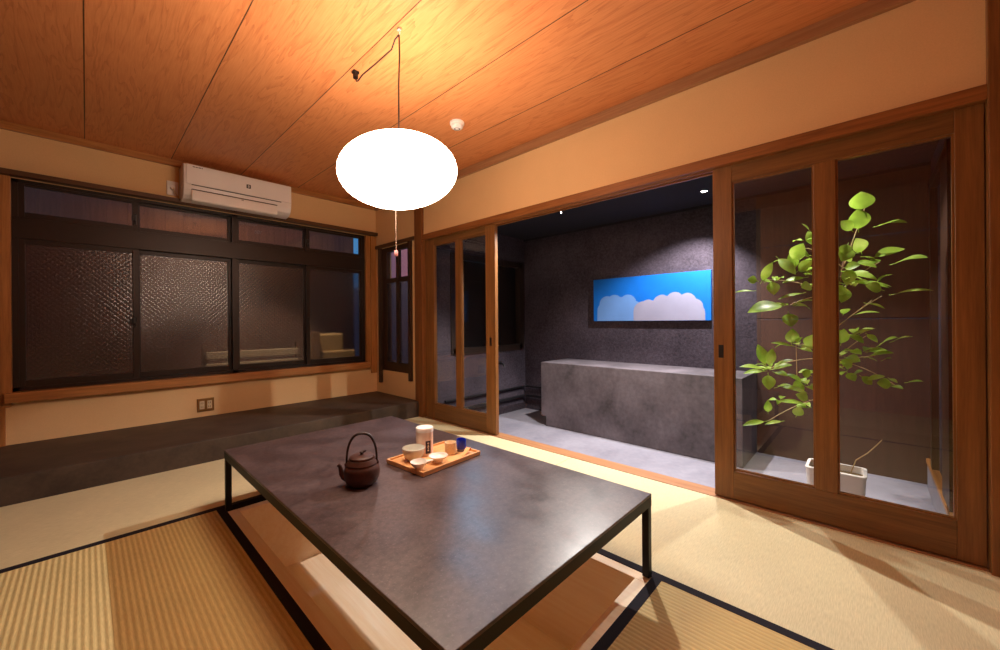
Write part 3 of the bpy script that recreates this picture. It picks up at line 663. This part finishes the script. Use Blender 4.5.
# tap
tp = empty('wall_tap', (3.30, YRL, .44), 'small black tap on the recess wall beside the left door', 'tap')
b = MB(); b.tube([(0, -.001, 0), (0, -.07, 0), (0, -.085, -.008), (0, -.09, -.03)], .010, 10); b.build('spout', M['black'], tp, True)
b = MB(); b.box(-.03, .03, -.05, -.03, .018, .028, .003); b.tube([(0, -.04, .008), (0, -.04, .02)], .006, 8); b.build('handle', M['black'], tp)
# downlights
def downlight(name, x, y, label, lens=M['bulb']):
    d = empty(name, (x, y, HR), label, 'downlight')
    b = MB(); b.lathe([(.022, -.002), (.024, -.0045), (.034, -.004), (.036, -.001), (.022, -.001)], 30); b.build('bezel', M['steel'], d, True)
    b = MB(); b.lathe([(0, -.0012), (.0215, -.0012), (.0215, -.0026), (0, -.003)], 24); b.build('lens', lens, d, True)
    return d
downlight('downlight', 3.364, .946, 'small round downlight lit in the dark recess ceiling')
downlight('downlight', 2.78, 1.60, 'round downlight in the recess ceiling hidden behind the lintel')
# pull cord under the recess lintel
b = MB(); p0 = at_x(561, 211, 2.62)
b.tube([(p0.x, p0.y, HR-.001), (p0.x, p0.y, p0.z)], .001, 6); pk = b.build('pull_switch', M['pull'], None); tag(pk, 'tiny white pull cord hanging in the recess doorway', 'pull cord')
b = MB(); b.lathe([(0, -.024), (.0055, -.020), (.006, -.012), (.002, 0), (0, .001)], 12, tuple(p0)); b.build('knob', M['white_plastic'], pk, True)
def aim(o, tgt):
    d = Vector(tgt)-o.location; o.rotation_euler = d.to_track_quat('-Z', 'Y').to_euler()
s1 = light('SPOT', 'middle_spot', (2.78, 1.60, HR-.012), 195, (1, .93, .87), shadow_soft_size=.012, spot_size=math.radians(116), spot_blend=.35)
aim(s1, (2.15, 1.7, 0))
s2 = light('SPOT', 'wall_spot', (3.364, .946, HR-.012), 190, (1, .95, .97), shadow_soft_size=.012, spot_size=math.radians(104), spot_blend=.6)
aim(s2, (3.54, 1.40, 0))
downlight('downlight', 2.70, 3.06, 'round downlight in the recess ceiling nearest the left door', M['bulb_blue'])
s4 = light('SPOT', 'left_spot', (2.70, 3.06, HR-.012), 75, (.36, .66, 1), shadow_soft_size=.02, spot_size=math.radians(50), spot_blend=.6)
aim(s4, (.95, 1.2, .3))
downlight('downlight', 2.82, .42, 'round downlight in the recess ceiling above the plant')
s3 = light('SPOT', 'plant_spot', (2.82, .42, HR-.012), 80, (1, .95, .90), shadow_soft_size=.012, spot_size=math.radians(110), spot_blend=.4)
aim(s3, (2.6, .2, 0))
# ================================================================ THE PLANT
pl_x, pl_y = 2.93, .145
plant = empty('rubber_plant', (pl_x, pl_y, ZR), 'leafy green rubber plant in a white pot behind the glass door', 'plant')
base = Vector((pl_x, pl_y, ZR))
b = MB(); w0, l0 = .092, .128; zt = .245
t = bmesh.new()
def rrect(w, l, r, z, n=5):
    o = []
    for cx, cy, a0 in ((w-r, l-r, 0), (-w+r, l-r, PI/2), (-w+r, -l+r, PI), (w-r, -l+r, 1.5*PI)):
        for i in range(n+1):
            a = a0+PI/2*i/n; o.append(t.verts.new((cx+r*math.cos(a), cy+r*math.sin(a), z)))
    return o
rings = [rrect(w0-.018, l0-.018, .02, .001), rrect(w0-.010, l0-.010, .022, .01), rrect(w0, l0, .025, zt-.02), rrect(w0+.004, l0+.004, .025, zt-.004), rrect(w0+.002, l0+.002, .025, zt), rrect(w0-.012, l0-.012, .018, zt), rrect(w0-.014, l0-.014, .018, zt-.045)]
t.faces.new(rings[0][::-1])
for A, B in zip(rings, rings[1:]):
    n_ = len(A)
    for k in range(n_): t.faces.new((A[k], A[(k+1) % n_], B[(k+1) % n_], B[k]))
b.add(t); b.build('pot', M['pot'], plant, True)
b = MB(); t = bmesh.new(); ring = rrect(w0-.0145, l0-.0145, .018, zt-.035); c = t.verts.new((0, 0, zt-.022))
for k in range(len(ring)): t.faces.new((ring[k], ring[(k+1) % len(ring)], c))
b.add(t); b.build('soil', M['soil'], plant, True)
def W(px, py, x): return at_x(px, py, x)-base
def curve(p, q, sag=0, n=6, wob=.0):
    out = []
    for i in range(n+1):
        t_ = i/n; v = p.lerp(q, t_); v = v+Vector((0, 0, sag*4*t_*(1-t_))); out.append(v)
    return out
trunk = MB()
tk = [Vector((0, .01, zt-.05)), W(834, 462, 2.93), W(829, 435, 2.94), W(827, 415, 2.95), W(831, 395, 2.95), W(835, 360, 2.96), W(833, 330, 2.96), W(836, 296, 2.96), W(843, 268, 2.96), W(848, 245, 2.97)]
trunk.tube(tk, [.019, .018, .019, .020, .016, .013, .011, .010, .008, .006], 10); 
trunk.build('trunk', M['bark'], plant, True)
fol = MB()
def leaf(pb, pt_, w, face=(0, 0, 1), bend=.06, stem=.15):
    """one obovate leaf from stalk point pb to tip pt_; face = direction the upper side looks"""
    ax = pt_-pb; L = ax.length
    if L < 1e-4: return
    ax.normalize(); fc = Vector(face); sd = ax.cross(fc)
    if sd.length < .05: sd = ax.cross(Vector((.3, .5, .8)))
    sd.normalize(); up = sd.cross(ax).normalized()
    n = 9; rows = []
    for i in range(n+1):
        u = i/n; wd = w*.5*(max(math.sin(PI*min(1, u**.9)), 0)**.85)*(1 if 0 < i < n else .05)
        c = pb+ax*(L*(stem+(1-stem)*u))+up*(bend*L*(math.sin(PI*u*.9)-.6*u*u))
        r = []
        for s_ in (-1, -.55, 0, .55, 1): r.append(fol.bm.verts.new(c+sd*(wd*s_)+up*(abs(s_)*wd*.22)))
        rows.append(r)
    for A, B in zip(rows, rows[1:]):
        for k in range(4): fol.bm.faces.new((A[k], A[k+1], B[k+1], B[k]))
    fol.tube([pb, pb+ax*(L*stem*1.25)+up*(bend*L*.1)], .0016, 5)
C0 = Vector((-.85, -.22, .30))        # towards the room and a little up
UPF = Vector((-.62, -.15, .80))
def zl(ox, oy, k, bx, by, tx, ty, w, xb, xt, face):
    """a leaf seen in the photograph: stalk and tip points of a zoomed crop, with the depth of each"""
    dx = -.08-random.uniform(0, .20)
    leaf(W(ox+bx/k, oy+by/k, xb+dx), W(ox+tx/k, oy+ty/k, xt+dx), w/k*.0047, face)
A1 = [ # upper crown
 (372, 332, 374, 282, 52, 2.93, 2.90, C0), (368, 377, 366, 322, 46, 2.92, 2.88, C0), (356, 376, 327, 350, 30, 2.95, 2.93, C0),
 (402, 364, 481, 353, 27, 2.94, 2.80, UPF), (440, 452, 529, 434, 32, 2.92, 2.80, UPF), (392, 438, 476, 414, 34, 2.95, 2.98, UPF), (376, 428, 362, 390, 36, 2.93, 2.88, C0),
 (352, 410, 328, 444, 34, 2.93, 2.88, C0), (438, 522, 541, 510, 15, 2.93, 2.82, UPF), (428, 512, 384, 500, 28, 2.90, 2.86, C0), (380, 540, 429, 553, 10, 2.94, 2.84, UPF),
 (266, 412, 250, 374, 28, 2.92, 2.92, C0), (256, 374, 236, 356, 7, 2.92, 2.90, UPF), (212, 446, 240, 402, 36, 2.88, 2.84, C0), (222, 466, 206, 428, 30, 2.86, 2.82, C0),
 (222, 470, 264, 442, 30, 2.86, 2.80, C0), (176, 432, 222, 474, 28, 2.86, 2.82, C0), (136, 490, 110, 486, 24, 2.84, 2.82, C0), (140, 496, 168, 446, 24, 2.86, 2.84, C0),
 (130, 512, 80, 516, 9, 2.84, 2.80, UPF), (206, 545, 110, 562, 52, 2.84, 2.76, Vector((-.6, 0, .8))), (204, 560, 212, 596, 38, 2.84, 2.80, C0), (246, 516, 180, 532, 11, 2.88, 2.82, UPF),
 (166, 486, 172, 522, 32, 2.88, 2.86, C0), (252, 480, 190, 494, 20, 2.90, 2.86, UPF), (330, 480, 392, 468, 20, 2.92, 2.86, UPF), (338, 470, 412, 486, 24, 2.92, 2.86, UPF), (360, 446, 410, 458, 20, 2.92, 2.88, UPF),
 (340, 500, 328, 540, 30, 2.92, 2.9, C0), (330, 460, 372, 452, 24, 2.9, 2.86, C0), (262, 440, 212, 412, 26, 2.9, 2.86, UPF), (350, 520, 300, 505, 28, 2.9, 2.88, C0), (345, 400, 330, 430, 26, 2.92, 2.9, C0),
 (360, 490, 440, 505, 18, 2.94, 2.9, UPF), (262, 500, 235, 505, 30, 2.9, 2.86, C0), (382, 455, 420, 440, 20, 2.96, 3.0, UPF), (350, 455, 340, 500, 30, 2.95, 2.93, C0)]
for a in A1: zl(700, 70, 2.32, *a)
A2 = [ # lower crown
 (212, 58, 214, 20, 32, 2.86, 2.82, C0), (222, 62, 164, 53, 12, 2.86, 2.80, UPF), (155, 115, 92, 108, 22, 2.84, 2.76, Vector((-.5, 0, .9))), (156, 118, 100, 124, 16, 2.84, 2.78, UPF), (156, 112, 134, 56, 28, 2.84, 2.84, C0),
 (160, 110, 168, 66, 24, 2.84, 2.84, C0), (164, 112, 216, 92, 18, 2.84, 2.78, UPF), (162, 116, 214, 104, 22, 2.84, 2.80, UPF), (158, 122, 160, 162, 32, 2.84, 2.80, C0), (168, 120, 205, 130, 20, 2.84, 2.80, UPF),
 (245, 66, 264, 34, 28, 2.88, 2.86, C0), (225, 64, 262, 74, 14, 2.86, 2.82, UPF), (180, 152, 250, 170, 18, 2.86, 2.80, UPF), (172, 158, 210, 150, 12, 2.86, 2.80, UPF), (254, 196, 178, 188, 16, 2.9, 2.84, UPF),
 (158, 218, 157, 186, 20, 2.84, 2.80, C0), (158, 234, 98, 245, 18, 2.84, 2.74, UPF), (196, 234, 150, 242, 12, 2.86, 2.80, UPF), (222, 226, 232, 200, 26, 2.88, 2.86, C0), (246, 150, 214, 158, 34, 2.90, 2.86, C0), (256, 186, 222, 172, 24, 2.9, 2.86, C0),
 (335, 44, 402, 21, 18, 2.92, 2.84, UPF), (340, 30, 380, 54, 20, 2.92, 2.86, UPF), (384, 30, 412, 52, 14, 2.9, 2.84, C0), (410, 62, 458, 40, 26, 2.9, 2.82, UPF), (440, 52, 494, 38, 12, 2.88, 2.80, UPF), (380, 88, 450, 76, 24, 2.9, 2.82, Vector((-.5, 0, .9))),
 (420, 95, 444, 88, 9, 2.88, 2.84, UPF), (334, 86, 372, 96, 26, 2.92, 2.88, C0), (345, 70, 375, 80, 22, 2.94, 2.9, UPF), (350, 130, 378, 118, 18, 2.92, 2.88, UPF), (440, 152, 472, 160, 14, 2.88, 2.84, UPF), (450, 150, 410, 146, 26, 2.88, 2.86, C0), (474, 146, 518, 142, 11, 2.86, 2.80, UPF),
 (436, 134, 458, 146, 10, 2.88, 2.84, UPF), (330, 110, 350, 90, 24, 2.92, 2.9, C0), (326, 60, 334, 20, 26, 2.94, 2.92, C0), (340, 120, 360, 142, 22, 2.94, 2.9, C0), (380, 140, 430, 130, 16, 2.94, 2.96, UPF), (370, 128, 400, 150, 20, 2.96, 2.98, C0), (260, 130, 236, 120, 24, 2.92, 2.9, C0)]
for a in A2: zl(700, 320, 2.32, *a)
for px, py, x, n in [(795, 262, 2.72, 5), (775, 282, 2.70, 4), (880, 262, 2.78, 4), (872, 284, 2.80, 4), (850, 285, 2.75, 6), (806, 275, 2.74, 6), (796, 345, 2.72, 4), (772, 369, 2.70, 6), (780, 400, 2.72, 4), (808, 385, 2.74, 6), (855, 336, 2.78, 6), (862, 352, 2.78, 6), (848, 370, 2.78, 6), (790, 305, 2.72, 5), (805, 240, 2.76, 4), (812, 408, 2.78, 5)]:
    c = W(px, py, x)
    for k in range(n):
        a = random.uniform(0, 2*PI); e = random.uniform(-.25, .5); L = random.uniform(.07, .12)
        d = Vector((math.cos(a)*math.cos(e), math.sin(a)*math.cos(e), math.sin(e)))
        leaf(c+d*.012, c+d*L, random.uniform(.028, .044), (random.uniform(-.7, .1), random.uniform(-.3, .3), 1), random.uniform(.05, .2))
for i in range(26):   # leaves hidden behind the middle stile and at the back of the crown
    h = random.choice((.62, .72, .95, 1.12, 1.2, 1.28)); a = random.uniform(0, 2*PI); r0 = random.uniform(.02, .12); r1 = r0+random.uniform(.07, .12)
    p = Vector((r0*math.cos(a)*.8+.02, r0*math.sin(a)-.02, h-ZR)); q = Vector((r1*math.cos(a)*.8+.02, r1*math.sin(a)-.02, h-ZR+random.uniform(-.03, .06)))
    leaf(p, q, random.uniform(.035, .055), (random.uniform(-.4, .1), 0, 1))
for p, q, sag, r in [(tk[8], W(866, 205, 2.92), 0, .004), (tk[7], W(795, 262, 2.86), .02, .004), (tk[7], W(762, 280, 2.84), .03, .0035), (tk[7], W(880, 262, 2.92), .02, .0035), (tk[6], W(882, 296, 2.92), .01, .003),
                     (tk[6], W(796, 345, 2.86), -.02, .004), (tk[5], W(768, 369, 2.84), .03, .004), (tk[4], W(768, 421, 2.84), .02, .0035), (tk[5], W(866, 336, 2.90), .01, .004), (tk[5], W(872, 356, 2.90), .0, .0035), (tk[5], W(895, 385, 2.88), .02, .003),
                     (tk[7], W(790, 305, 2.84), .02, .0035), (W(797, 376, 2.86), W(796, 343, 2.86), 0, .003), (tk[8], W(800, 248, 2.88), .03, .0035), (tk[6], W(872, 300, 2.94), 0, .003)]:
    tw = MB(); tw.tube(curve(p, q, sag), [r*k for k in (.85, .8, .72, .65, .6, .55, .5)], 7); tw.build('branch', M['twig'], plant, True)
tw = MB(); tw.tube([Vector((0, -.06, zt-.03)), W(856, 460, 2.88), W(868, 453, 2.87), W(878, 444, 2.86), W(882, 440, 2.86)], [.003, .0028, .0025, .002, .0015], 6)
tw.build('dry_shoot', M['twig'], plant, True)
fol.build('foliage', M['leaf'], plant, True, recalc=False)
# ================================================================ OUTSIDE
b = MB(); b.box(2.45, 3.95, YRL+.12, YRL+.17, -.9, 1.64); struct(b.build('wall_blocker', M['alu']), 'added dark blocker wall outside the recess window', 'wall')  # added to keep the recess window dark, low enough for sky above
b = MB(); b.box(-3, 8, YW+.2, 12, -1.0, -.9); b.box(XD+.2, 9, YRL+.2, YW+.2, -1.0, -.9); struct(b.build('ground', M['outer_ground']), 'dark alley ground outside the window', 'ground')
b = MB()
for k in range(29): b.box(-1.6+k*.145, -1.6+k*.145+.1435, 5.30, 5.34, -.9, 3.0)
b.box(-1.6, 2.55, 5.34, 5.5, -.9, 3.0)
nb = b.build('neighbour_wall', M['outer_siding']); tag(nb, 'brown board wall of the house outside the window', 'house wall')
b = MB()
for z0, z1 in ((.472, .542), (.585, .655)): b.box(.785, 1.61, 4.60, 4.63, z0, z1, .004)
fb = b.build('alley_fence', M['outer_board']); tag(fb, 'pale two board fence just outside the window', 'fence')
for xx in (.76, 1.60):
    b = MB(); b.box(xx, xx+.04, 4.632, 4.67, -.9, .72); b.build('fence_post', M['outer_post'], fb)
b = MB(); b.box(1.76, 1.835, 4.56, 4.63, -.9, .825, .004); op = b.build('alley_post', M['outer_post']); tag(op, 'upright timber post seen through the right window pane', 'post')
b = MB(); b.box(1.85, 2.15, 4.64, 4.90, -.9, .80, .02); b.box(1.85, 2.28, 4.60, 4.66, -.9, .60, .02); ob = b.build('alley_box', m_plain('mustard_box', srgb(150, 122, 76), .7)); tag(ob, 'blurred yellowish box outside the right window pane', 'box')
b = MB(); b.box(4.6, 4.7, 4.2, 9.0, -.9, 4.2); pw = b.build('pink_house', M['outer_wall']); tag(pw, 'pinkish house wall seen through the narrow side window', 'house wall')
b = MB(); b.box(4.2, 4.24, 4.6, 8.8, -.9, 1.72); yb_ = b.build('yard_fence', M['outer_grey']); tag(yb_, 'pale grey yard fence outside the narrow side window', 'fence')
o = light('SPOT', 'fence_fill', (1.45, YW+.2, 2.3), 560, (1, .76, .5), shadow_soft_size=.05, spot_size=math.radians(60), spot_blend=.5); aim(o, (1.5, 4.75, .5))  # unseen fill light added to brighten the fence behind the glass
light('POINT', 'siding_fill', (1.0, 4.75, 2.4), 9, (1, .66, .42), shadow_soft_size=.05)  # added fill without a fixture, warms the siding behind the transom panes
o = light('POINT', 'yard_fill', (3.3, 5.4, 2.2), 90, (1, .72, .70), shadow_soft_size=.1)  # added fill without a fixture, lights the pink wall and yard fence
# ================================================================ WORLD, CAMERA, VIEW
w = bpy.data.worlds.new('dusk'); S.world = w; w.use_nodes = True
bg = w.node_tree.nodes['Background']; bg.inputs[0].default_value = (.08, .30, .66, 1); bg.inputs[1].default_value = .7
cd = bpy.data.cameras.new('camera'); cam = bpy.data.objects.new('camera', cd); COL.objects.link(cam)
cd.sensor_width = 36; cd.lens = 36*F/1000; cd.shift_y = (CY-325)/1000; cd.clip_start = .02
cam.matrix_world = Matrix.Translation((0, 0, CH)) @ Matrix.Rotation(-YAW, 4, 'Z') @ Matrix.Rotation(PI/2, 4, 'X') @ Matrix.Rotation(ROLL, 4, 'Z')
S.camera = cam
vs = S.view_settings; S.display_settings.display_device = 'sRGB'
vs.view_transform = 'Standard'; vs.look = 'None'; vs.exposure = 0.0; vs.gamma = 1; vs.use_curve_mapping = False
cy = S.cycles; cy.use_denoising = True; cy.denoising_prefilter = 'ACCURATE'; cy.use_adaptive_sampling = False; cy.max_bounces = 10; cy.diffuse_bounces = 8; cy.glossy_bounces = 5; cy.transmission_bounces = 8; cy.transparent_max_bounces = 24
cy.sample_clamp_indirect = 6; cy.caustics_reflective = True; cy.caustics_refractive = True
